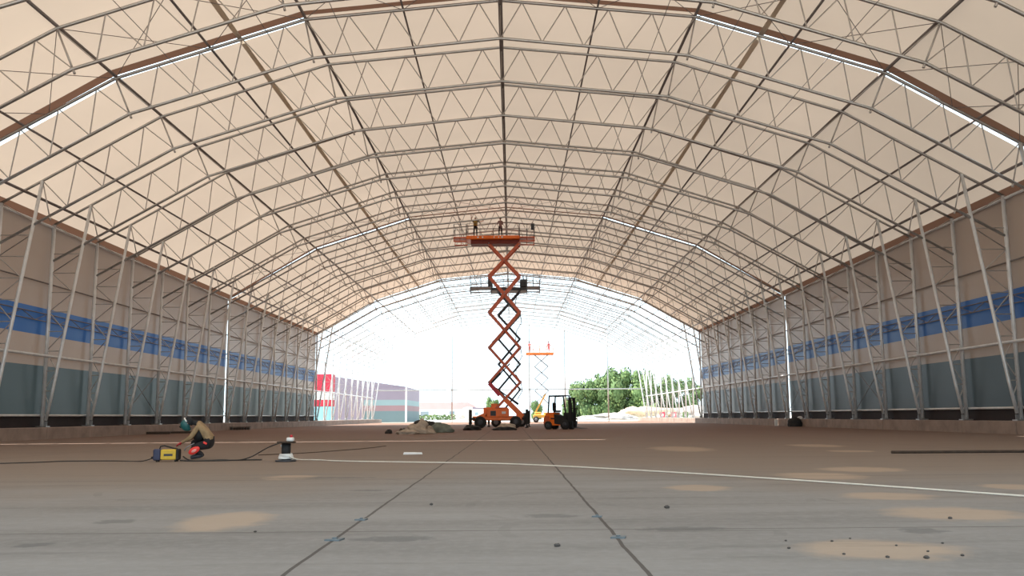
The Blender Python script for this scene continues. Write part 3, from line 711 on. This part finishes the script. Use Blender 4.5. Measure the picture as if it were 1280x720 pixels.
# ------------------------------------------------------------------ forklift
def forklift():
    o = empty('forklift', (4.05, 66.3, 0), 'orange forklift with black mast parked right of the tall lift', 'forklift', None, -.55)
    b = MB(); b.prism([(-1.12, .30), (-1.12, .95), (-.98, 1.22), (-.35, 1.26), (-.30, .62), (.45, .60), (.75, .58), (.75, .28)], 'y', -.50, .50)
    b.build('body', M['orange'], o)
    b = MB(); b.prism([(-1.18, .34), (-1.20, .80), (-1.06, .98), (-.72, .98), (-.72, .34)], 'y', -.545, .545); b.build('counterweight', M['red_arm'], o)
    b = MB(); b.box((-.15, 0, .80), (.95, 1.02, .12), bev=.02); b.box((.52, 0, .95), (.10, .98, .55), bev=.03); b.prism([(-.28, .42), (-.30, 1.10), (-.05, .98), (.50, .98), (.74, 1.20), (.80, .34), (.30, .34)], 'y', -.53, .53); b.build('cab_floor', M['black'], o)
    for x in (.62,):
        b = MB(); b.box((.80, 0, .75), (.22, .96, .9), bev=.03); b.build('front_cowl', M['black'], o)
    g = MB()
    for y in (-.48, .48):
        g.path([(-.82, y, 1.22), (-.72, y, 2.44), (.46, y, 2.48), (.74, y, .75)], .065, 8)
    for x in (-.72, -.42, -.15, .12, .40): g.beam((x, -.48, 2.48), (x, .48, 2.48), .12, .09, 0, (1, 0, 0))
    g.tube((-.70, -.48, 2.46), (-.70, .48, 2.46), .045, 8); g.build('overhead_guard', M['black'], o)
    s = MB(); s.box((-.32, 0, 1.34), (.48, .50, .14), bev=.05); s.box((-.56, 0, 1.68), (.12, .48, .62), bev=.05); s.build('seat', M['black'], o)
    w = MB(); w.path([(.30+.02*math.cos(2*PI*k/14), .17*math.cos(2*PI*k/14), 1.55+.15*math.sin(2*PI*k/14)) for k in range(15)], .016, 6); w.tube((.30, 0, 1.55), (.50, 0, 1.15), .025, 8); w.build('steering_wheel', M['black'], o)
    m = MB()
    for y in (-.36, .36): m.box((.93, y, 1.22), (.16, .11, 2.24)); m.box((.97, y*.78, 1.18), (.10, .07, 2.05))
    for z in (.4, 1.2, 2.28): m.box((.92, 0, z), (.08, .72, .10))
    m.tube((.90, 0, .3), (.90, 0, 1.9), .06, 10); ms = m.build('mast', M['black'], o)
    c = MB()
    for z in (.42, .78): c.box((1.07, 0, z), (.06, 1.05, .12))
    for y in (-.5, -.3, -.1, .1, .3, .5): c.box((1.09, y, 1.0), (.04, .04, 1.1))
    c.box((1.09, 0, 1.55), (.04, 1.05, .05)); c.build('load_backrest', M['black'], ms)
    for y in (-.3, .3):
        f = MB(); f.prism([(1.09, .62), (1.09, .10), (2.0, .06), (2.0, .085), (1.15, .16), (1.15, .62)], 'y', y-.06, y+.06); f.build('fork', M['dark_paint'], ms)
    for y in (-.50, .50): wheel(o, (.62, y, .36), .36, .26, 'dark_paint'); wheel(o, (-.80, y, .30), .30, .24, 'dark_paint')
    for y in (-.40, .40):
        l = MB(); l.lathe([(.05, 0), (.08, .02), (.08, .07)], 12, 0, (.72, y, 2.18), 'x'); l.build('headlight', M['white'], o)
    return o
forklift()

# ------------------------------------------------------------------ welding machine, reel, cables
wm = empty('welding_machine', (-7.76, 21.05, 0), 'yellow and navy portable welding machine on the slab in front of the crouching welder', 'welding machine', None, .12)
b = MB(); b.box((.06, 0, .165), (.36, .24, .24), bev=.02); b.build('casing', M['yellow'], wm)
b = MB(); b.box((-.20, 0, .165), (.17, .255, .27), bev=.025); fp = b.build('front_cover', M['navy'], wm)
for y in (-.07, .07):
    v = MB(); v.lathe([(.028, 0), (.028, -.03), (.018, -.05)], 12, 0, (-.283, y, .10), 'x'); v.build('socket', M['black'], fp)
v = MB(); v.lathe([(.03, 0), (.026, -.025)], 14, 0, (-.283, 0, .22), 'x'); v.build('dial', M['grey_paint'], fp)
b = MB(); b.box((.26, 0, .165), (.07, .25, .26), bev=.02)
for k in range(6): b.box((.297, 0, .08+.032*k), (.01, .19, .014))
b.build('rear_cover', M['black'], wm)
b = MB(); b.path([(-.17, 0, .29), (-.15, 0, .355), (-.06, 0, .37), (.14, 0, .31), (.24, 0, .29)], .016, 8); b.build('carry_handle', M['black'], wm)
for x in (-.2, .22):
    for y in (-.09, .09):
        v = MB(); v.lathe([(.02, 0), (.024, .045)], 10, 0, (x, y, 0)); v.build('rubber_foot', M['black'], wm)
v = MB(); v.box((.06, -.122, .16), (.20, .006, .05), bev=.001); v.build('rating_plate', M['dark_paint'], wm)
b = MB(); b.path([(-.245-7.2, 21.95, .40), (-7.62, 21.9, .30), (-7.66, 21.9, .22)], .014, 8); e = b.build('electrode_holder', M['grey_paint']); tag(e, 'grey electrode holder gripped in the red gloves of the welder', 'tool')
def cable(name, label, pts, r, m, cat, group=None):
    # Catmull-Rom through the given points
    P = [Vector(p) for p in pts]; out = []
    for i in range(len(P)-1):
        p0, p1, p2, p3 = P[max(i-1, 0)], P[i], P[i+1], P[min(i+2, len(P)-1)]
        for s in range(8):
            t = s/8; out.append(.5*((2*p1)+(p2-p0)*t+(2*p0-5*p1+4*p2-p3)*t*t+(3*p1-p0-3*p2+p3)*t**3))
    out.append(P[-1]); b = MB(); b.path(out, r, 8); return tag(b.build(name, M[m]), label, cat, group)
cable('power_cable', 'black cable on the slab from the left edge to the yellow machine', [(-16, 19.3, .012), (-11.4, 20.6, .012), (-10.4, 21.4, .012), (-9.2, 21.4, .012), (-8.4, 21.1, .012), (-8.03, 21.0, .10)], .012, 'cable', 'cable')
cable('power_cable', 'black cable rising from behind the welder up to the cable reel', [(-7.40, 21.10, .12), (-7.2, 21.2, .012), (-6.6, 21.5, .012), (-6.15, 21.2, .012), (-5.75, 20.95, .10), (-5.3, 20.75, .32), (-4.98, 20.68, .435)], .014, 'cable', 'cable')
cable('power_cable', 'thick black welding lead lying loose on the slab beside the welder', [(-7.42, 21.0, .03), (-7.1, 20.95, .016), (-6.5, 21.05, .016), (-6.0, 21.3, .016), (-5.6, 21.35, .016)], .016, 'cable', 'cable')
cable('power_cable', 'thin brown cable on the slab running off behind the cable reel', [(-6.5, 24.2, .01), (-5.4, 25.6, .01), (-4.4, 28.5, .01), (-4.0, 31, .01)], .010, 'wood', 'cable')
rl = empty('cable_reel', (-4.85, 20.65, 0), 'black-cored upright cable reel wound with white hose on the slab', 'cable reel')
b = MB(); b.lathe([(.225, 0), (.24, .012), (.24, .03), (.225, .04)], 28); b.build('bottom_flange', M['dark_paint'], rl)
b = MB(); b.lathe([(.105, .04), (.105, .42)], 24); b.build('core', M['black'], rl)
b = MB(); b.lathe([(.20, .42), (.215, .43), (.215, .45), (.20, .46)], 28); b.build('top_flange', M['wood'], rl)
b = MB()
pts = [((.145 + .012*math.sin(k*.9))*math.cos(k*.42), (.145 + .012*math.sin(k*.9))*math.sin(k*.42), .062 + .105*k/75) for k in range(76)]
pts += [(.112*math.cos(76*.42 + j*.25), .112*math.sin(76*.42+j*.25), .17 + .018*j) for j in range(12)]
b.path(pts, .020, 7); b.build('coiled_hose', M['white'], rl)
b = MB(); b.box((.09, 0, .505), (.17, .12, .09), bev=.02); sb = b.build('socket_box', M['white'], rl)
v = MB(); v.lathe([(.032, 0), (.032, .05), (.02, .06)], 14, 0, (.11, 0, .55)); v.build('plug', M['red_paint'], sb)
cable('water_hose', 'long white hose curving across the slab from the reel to the right edge', [(-4.74, 20.5, .12), (-4.55, 20.6, .05), (-4.2, 21.0, .018), (-3.4, 20.3, .018), (-1.5, 19.5, .018), (.37, 18.58, .018), (2.6, 16.2, .018), (4.68, 13.4, .018), (6.44, 10.65, .018), (8.0, 8.0, .018)], .012, 'hose', 'hose')
cable('steel_pipe', 'long dark pipe lying on the slab near the right edge', [(9.9, 22.4, .035), (12, 22.35, .035), (16, 22.2, .035), (18.5, 22.1, .035)], .035, 'wood', 'pipe')
b = MB(); b.prism([(0, 0), (.52, 0), (.50, .05), (.02, .06)], 'y', -.06, .06); b.box((.2, .05, .03), (.25, .05, .05)); o = b.build('foam_strip', M['white'], None, (-2.55, 24.0, .002)); o.rotation_euler = (0, 0, .1); tag(o, 'small white foam strip lying on the slab left of the joint', 'strip')

# ------------------------------------------------------------------ tarpaulins and heaps
def lump(name, label, cat, loc, size, m, seed, rz=0., amp=.35, parent=None):
    b = MB(); off_ = Vector((seed*7.3, seed*3.1, seed*1.7))
    def fn(d, p):
        n_ = noise.noise(d*1.6 + off_) + .5*noise.noise(d*4 + off_) + .25*noise.noise(d*9 + off_)
        q = p * (1 + amp*n_)
        q.z = max(q.z, -size[2]*.25) + size[2]*.25
        return q
    b.ball((0, 0, 0), size, 0, 40, 22, None, fn); o = b.build(name, M[m], parent, loc); o.rotation_euler = (0, 0, rz)
    return tag(o, label, cat) if label else o
lump('tarpaulin', 'crumpled beige tarpaulin heap left of the tall orange lift', 'tarpaulin', (-5.05, 53.0, 0), (.75, .7, .52), 'tarp', 1, 0, .6)
lump('tarpaulin', 'flat beige end of sheeting lying in front of the crumpled heap', 'tarpaulin', (-5.75, 52.2, 0), (.62, .5, .22), 'tarp', 2)
lump('tarpaulin', 'black bundled sheeting behind the beige tarpaulin heap', 'tarpaulin', (-5.3, 57.5, 0), (1.0, .7, .62), 'tarp_dark', 3, 0, .25)
lump('tarpaulin', 'grey-green rolled sheeting at the right end of the heaps', 'tarpaulin', (-4.1, 56.6, 0), (.72, .6, .48), 'tarp_green', 4, 0, .25)
lump('tarpaulin', 'small dark rag on the slab, left of the beige heap', 'tarpaulin', (-7.15, 54.4, 0), (.20, .25, .2), 'tarp_dark', 5)
lump('tarpaulin', 'small brown rag between the left wall and the beige heap', 'tarpaulin', (-6.8, 58.5, 0), (.22, .3, .22), 'wood', 6)
lump('tarpaulin', 'black heap of sheeting under the left wheel of the lift', 'tarpaulin', (-2.55, 65.2, 0), (.62, .7, .30), 'tarp_dark', 8)
lump('tarpaulin', 'black sheeting under the right wheels of the lift', 'tarpaulin', (-.15, 64.2, 0), (.8, .7, .2), 'tarp_dark', 9)
lump('tarpaulin', 'pale grey sheet crumpled on top beside the right lift wheels', 'tarpaulin', (-.05, 65.6, 0), (.7, .6, .36), 'tarp', 10)
def planks(name, label, loc, L, w, h, n, m, rz=0.):
    b = MB(); rnd = random.Random(len(label))
    for i in range(n): b.box((rnd.uniform(-.1, .1), (i-(n-1)/2)*w*1.1, h/2 + .004*i), (L*rnd.uniform(.9, 1), w, h), bev=.01)
    o = b.build(name, M[m], None, loc); o.rotation_euler = (0, 0, rz); return tag(o, label, 'timber')
planks('timber_bundle', 'dark timber lying at the foot of the left plinth, left of the welder', (-23.0, 58.5, 0), 1.7, .14, .16, 3, 'wood', .1)
planks('timber_bundle', 'short dark timber at the left plinth, just behind the mask of the welder', (-22.3, 61, 0), 1.2, .14, .13, 2, 'wood', .05)
b = MB()
for i in range(7): b.box((i*.24-.72, 0, .12), (.17, .3, .20), bev=.02)
b.box((0, 0, .26), (1.7, .32, .05)); tag(b.build('pallet', M['wood'], None, (-22.7, 75.5, 0)), 'dark slatted pallet at the left plinth beyond the welder', 'pallet')
lump('sack', 'black sack slumped against the right plinth', 'sack', (23.0, 71.0, 0), (.55, .45, .62), 'tarp_dark', 12, 0, .18)
b = MB(); b.box((0, 0, .30), (.26, .12, .56), bev=.01); b.box((0, -.065, .3), (.20, .01, .46)); tag(b.build('white_board', M['white'], None, (22.7, 75.0, 0)), 'small white upright board leaning at the right plinth', 'board')
b = MB(); b.box((0, 0, .10), (.35, .3, .2), bev=.03); b.box((.02, 0, .22), (.2, .2, .05), bev=.02); tag(b.build('white_box', M['white'], None, (23.85, 72.3, .58)), 'small white box on the right plinth above the black sack', 'box')
for x, y, w, lab in ((-1.09, 7.47, .075, 'front plate on the left joint'), (-1.11, 8.88, .06, 'rear plate on the left joint'), (1.25, 7.48, .07, 'front plate on the right joint'), (1.22, 9.0, .055, 'rear plate on the right joint')):
    b = MB(); b.prism([(-w, -w*.8), (w*.7, -w), (w, w*.5), (-.5*w, w)], 'z', .001, .012); b.box((0, 0, .016), (w*.5, w*.5, .012), bev=.003)
    tag(b.build('floor_plate', M['plate'], None, (x, y, 0)), 'small blue-grey steel ' + lab + ' of the slab', 'plate', 'steel plates on the slab joints')
rnd = random.Random(5)
for x, y, r in ((3.0, 6.35, .022), (3.25, 6.3, .03), (2.75, 6.5, .018), (3.4, 6.6, .016), (3.55, 6.4, .02), (2.55, 7.2, .016), (2.9, 7.15, .018), (3.7, 7.0, .016), (2.45, 6.8, .02), (3.1, 7.3, .014), (3.3, 6.9, .015)):
    b = MB(); s = rnd.random()*9; r *= .55
    b.ball((0, 0, r*.6), (r*1.3, r, r*.7), 0, 10, 7, None, lambda d, p: p*(1+.3*noise.noise(d*2+Vector((s, 0, s)))))
    tag(b.build('pebble', M['stone'], None, (x, y, 0)), 'small dark pebble on the nearest sandy patch of the slab', 'pebble', 'pebbles on the nearest sandy patch')
for x, y, r, lab in ((2.05, 9.75, .045, 'dark stone lying alone beyond the nearest sandy patch'), (-.55, 10.3, .03, 'dark stone between the two slab joints, left'), (4.55, 8.6, .03, 'dark stone on the second sandy patch'), (.72, 7.0, .035, 'brownish stone beside the right joint plate'), (-1.9, 8.0, .02, 'dark stone left of the left joint')):
    r *= .55; b = MB(); b.ball((0, 0, r*.6), (r*1.3, r, r*.7), 0, 10, 7, None, lambda d, p: p*(1+.3*noise.noise(d*2+Vector((x, 0, y)))))
    tag(b.build('stone', M['stone'], None, (x, y, 0)), lab, 'stone')

# ------------------------------------------------------------------ outside, beyond the open end
nb = empty('neighbouring_hangar', (-25, 190, 0), 'hangar striped in haze-paled lilac, cyan and teal outside the open left end', 'building')
b = MB()
for z0, z1, m in ((0, 2.2, 3), (2.2, 3.3, 2), (3.3, 4.4, 1), (4.4, 6.9, 0)):
    b.box((0, 0, (z0+z1)/2), (8.4, 26, z1-z0), m)
b.build('wall', [M['hazed_lilac'], M['hazed_cyan'], M['hazed_pink'], M['hazed_teal']], nb)
b = MB(); b.prism([(-16, .0), (-4.2, 0), (-4.2, 6.9), (4.2, 6.9), (4.2, 7.0), (-10, 9.1), (-16, 9.1)], 'y', -12.9, 12.9); b.build('roof', M['hazed_lilac'], nb)
b = MB(); b.box((4.28, -13.05, 3.45), (.3, .3, 6.9)); b.build('corner_post', M['white'], nb)
bp = empty('banner_tower', (-27.2, 130, 0), 'red, white and blue panelled tower behind the first bare arches on the left', 'tower')
for nm, z0, z1, m in (('red_panel', 4.75, 7.3, 'ban_red'), ('white_panel', 3.55, 4.75, 'ban_white'), ('red_panel', 2.6, 3.55, 'ban_red'), ('blue_panel', 0, 2.6, 'ban_blue')):
    b = MB(); b.box((0, 0, (z0+z1)/2), (2.7, 2.4, z1-z0-.03), bev=.03)
    for k in range(5): b.box((-1.1+.55*k, -1.21, (z0+z1)/2), (.06, .04, (z1-z0)*.85))
    b.build(nm, M[m], bp)
lb = empty('low_shed', (-22, 262, 0), 'long low shed with pink roof on the horizon left of the lift', 'building')
b = MB(); b.box((1, 0, 1.6), (22, 8, 3.2)); b.build('wall', M['ban_white'], lb)
b = MB(); b.prism([(-11.4, 3.2), (13.4, 3.2), (9.6, 5.1), (-11.4, 5.1)], 'y', -4.6, 4.6); b.build('roof', M['roof_pink'], lb)
for x_, w_ in ((-3, 2.4), (5, 1.4)):
    b = MB(); b.box((x_, -4.02, 1.9), (w_, .1, 1.2)); b.build('window', M['glass'], lb)
b = MB(); b.box((0, 0, 2.2), (2.5, .15, 1.7), bev=.03); 
for x in (-1.1, 1.1): b.box((x, .02, .7), (.12, .12, 1.4))
b.box((.2, -.09, 2.2), (1.2, .03, .8)); tag(b.build('site_sign', M['orange'], None, (-27.0, 250, 0)), 'orange board on two legs near the striped hangar', 'sign')
ht = empty('site_hut', (-8.4, 240, 0), 'white site hut with lilac roof edge behind the chassis of the tall lift', 'hut')
b = MB(); b.box((0, 0, 1.5), (3.2, 3, 3.0), bev=.05); b.build('wall', M['white'], ht)
b = MB(); b.prism([(-1.8, 3.0), (1.8, 3.0), (1.8, 3.3), (-1.8, 3.5)], 'y', -1.7, 1.7); b.build('roof', M['hazed_lilac'], ht)
b = MB(); b.box((.7, -1.52, 1.2), (.8, .06, 2.0)); b.build('door', M['ban_white'], ht)
b = MB(); b.box((-.7, -1.52, 1.7), (.9, .06, .8)); b.build('window', M['glass'], ht)

def mound(name, label, loc, size, m, seed, cat='mound'):
    lump(name, label, cat, loc, size, m, seed, 0, .45)
mound('gravel_mound', 'low grey gravel mound in front of the trees, left part', (24, 215, 0), (7, 4, 1.1), 'gravel', 21)
mound('gravel_mound', 'sandy gravel mound behind the right bare arches', (34, 222, 0), (7.5, 4, 2.4), 'sandy', 22)
mound('gravel_mound', 'grey gravel mound at the far right behind the bare arches', (47, 224, 0), (8, 4, 2.3), 'gravel', 23)
mound('sand_mound', 'pale sandy mound sloping down to the chassis of the tall lift', (-9.5, 249, 0), (6, 4, 2.6), 'ground', 24)
for x, col, lab in ((30.9, 'ban_red', 'red barrier board behind the right bare arches, left one'), (33.2, 'pink', 'pinkish barrier board behind the right bare arches, middle one'), (35.6, 'leaf_a', 'greenish barrier board behind the right bare arches, right one')):
    b = MB(); b.box((0, 0, 1.0), (1.1, .1, 1.2), bev=.02); b.box((0, -.06, 1.0), (.5, .02, .5), 1)
    for s in (-.45, .45): b.beam((s, .35, 0), (s, 0, 1.5), .07, .07); b.beam((s, -.35, 0), (s, 0, 1.5), .07, .07)
    tag(b.build('barrier_board', [M[col], M['white']], None, (x, 180, 0)), lab, 'barrier', 'barrier boards outside')

def crown_mesh(seed, m, n=3600):
    rnd = random.Random(seed); b = MB(); blobs = []
    for k in range(11):
        a = rnd.uniform(0, 2*PI); rr = rnd.uniform(0, .62); z = (.12 + .12*rnd.random()) if k < 4 else rnd.uniform(.30, .95)
        blobs.append((Vector((rr*math.cos(a)*(1.15-z*.5), rr*math.sin(a)*(1.15-z*.5), z)), rnd.uniform(.20, .34)))
    for i in range(n):
        c, r = rnd.choice(blobs); d = Vector((rnd.gauss(0, 1), rnd.gauss(0, 1), rnd.gauss(0, 1))).normalized()
        p = c + d*r*rnd.uniform(.68, 1.12); p.z = max(p.z, .01)
        u = Vector((rnd.gauss(0, 1), rnd.gauss(0, 1), rnd.gauss(0, 1))).normalized(); w = (d.cross(u)).normalized(); u = (w.cross(d) + d*rnd.uniform(-.6, .6)).normalized(); s = rnd.uniform(.028, .062)
        b.quad(p-u*s, p-w*s*.6, p+u*s, p+w*s*.6, rnd.choice((0, 0, 1)))
    for c, r in blobs: b.ball(c, (r*.70, r*.70, min(r*.70, c.z-.01)), 0, 12, 8)
    return b.mesh('crown', m)
cm = [crown_mesh(s, [M['leaf_a'], M['leaf_b']]) for s in (1, 2, 3)]
tm = MB(); tm.path([(0, 0, 0), (.02, 0, .3), (-.01, .01, .6)], [.035, .028, .012], 8)
for a in (0, 2, 4): tm.path([(.015, 0, .28), (.2*math.cos(a), .2*math.sin(a), .55)], [.018, .008], 6)
tmesh = tm.mesh('trunk', M['bark'])
trees = [(17.2, 246, 9.0, 5.6, 0, 'small pale tree at the left end of the tree row, right of the forklift'), (22.0, 241, 11.2, 7.6, 1, 'bushy tree just right of the forklift'),
         (27.4, 240, 12.4, 8.0, 2, 'tallest bushy tree in the middle of the row, left of the white post'), (32.6, 242, 12.0, 7.6, 0, 'bushy tree just right of the white gable post'),
         (37.4, 240, 12.2, 8.0, 1, 'bushy tree at the left edge of the right bare arches'), (43.5, 244, 10.6, 7.6, 2, 'tree half hidden behind the right bare arches'),
         (50.0, 243, 9.6, 7.4, 0, 'tree at the far right behind the bare arches'), (-5.4, 252, 6.2, 3.2, 1, 'small green tree behind the chassis of the tall lift'),
         (7.8, 270, 5.2, 3.0, 2, 'small dark tree between the tall lift and the forklift')]
for i, (x, y, h, w, v_, lab) in enumerate(trees):
    t = empty('tree', (x, y, 0), lab, 'tree', 'trees beyond the open end', i*1.3); t.scale = (w, w, h)
    link('trunk', tmesh, t); link('crown', cm[v_], t)
hm = MB(); rnd = random.Random(9)
for k in range(900):
    p = Vector((rnd.uniform(-9, 9), rnd.uniform(-1, 1), 0)); p.z = rnd.uniform(0, 1.3 + .5*noise.noise(Vector((p.x*.5, 0, 3)))); s = rnd.uniform(.12, .3)
    u = Vector((rnd.gauss(0, 1), rnd.gauss(0, 1), rnd.gauss(0, 1))).normalized(); w = u.cross(Vector((rnd.gauss(0, 1), rnd.gauss(0, 1), rnd.gauss(0, 1)))).normalized()
    hm.quad(p-u*s, p-w*s, p+u*s, p+w*s, rnd.choice((0, 1)))
tag(hm.build('hedge', [M['leaf_a'], M['leaf_b']], None, (-17.5, 250, .2)), 'low green hedge in front of the pink-roofed shed', 'hedge', None, 'stuff')

# ------------------------------------------------------------------ light, sky, camera
w = bpy.data.worlds.new('sky'); bpy.context.scene.world = w; w.use_nodes = True
bg = w.node_tree.nodes['Background']; bg.inputs[0].default_value = (.74, .91, 1.0, 1); bg.inputs[1].default_value = 2.2
sun = bpy.data.lights.new('sun', 'SUN'); sun.energy = 14; sun.angle = math.radians(.55); sun.color = (1, .95, .87)
so = link('sun', sun); so.rotation_euler = Vector((.70, .02, -1.0)).to_track_quat('-Z', 'Y').to_euler(); so.location = (-60, 40, 80)

pit, yaw, roll, cx, F = .1449209, .0012826, -.0075357, .37868, 1097.51
cr = Vector((math.cos(yaw), -math.sin(yaw), 0)); fw0 = Vector((math.sin(yaw), math.cos(yaw), 0)); up0 = Vector((0, 0, 1))
fw = fw0*math.cos(pit) + up0*math.sin(pit); up = up0*math.cos(pit) - fw0*math.sin(pit)
r2 = cr*math.cos(roll) + up*math.sin(roll); u2 = up*math.cos(roll) - cr*math.sin(roll)
cam = bpy.data.cameras.new('camera'); cam.sensor_width = 36; cam.lens = F/1280*36; cam.clip_end = 3000
co = link('camera', cam)
mw = Matrix((r2, u2, -fw)).transposed().to_4x4(); mw.translation = (cx, 0, 1.0); co.matrix_world = mw
sc = bpy.context.scene; sc.camera = co
sc.view_settings.view_transform = 'Standard'; sc.view_settings.look = 'None'; sc.view_settings.gamma = 1; sc.view_settings.use_curve_mapping = False
sc.view_settings.exposure = 0.0
sc.cycles.max_bounces = 8; sc.cycles.diffuse_bounces = 4; sc.cycles.transmission_bounces = 6
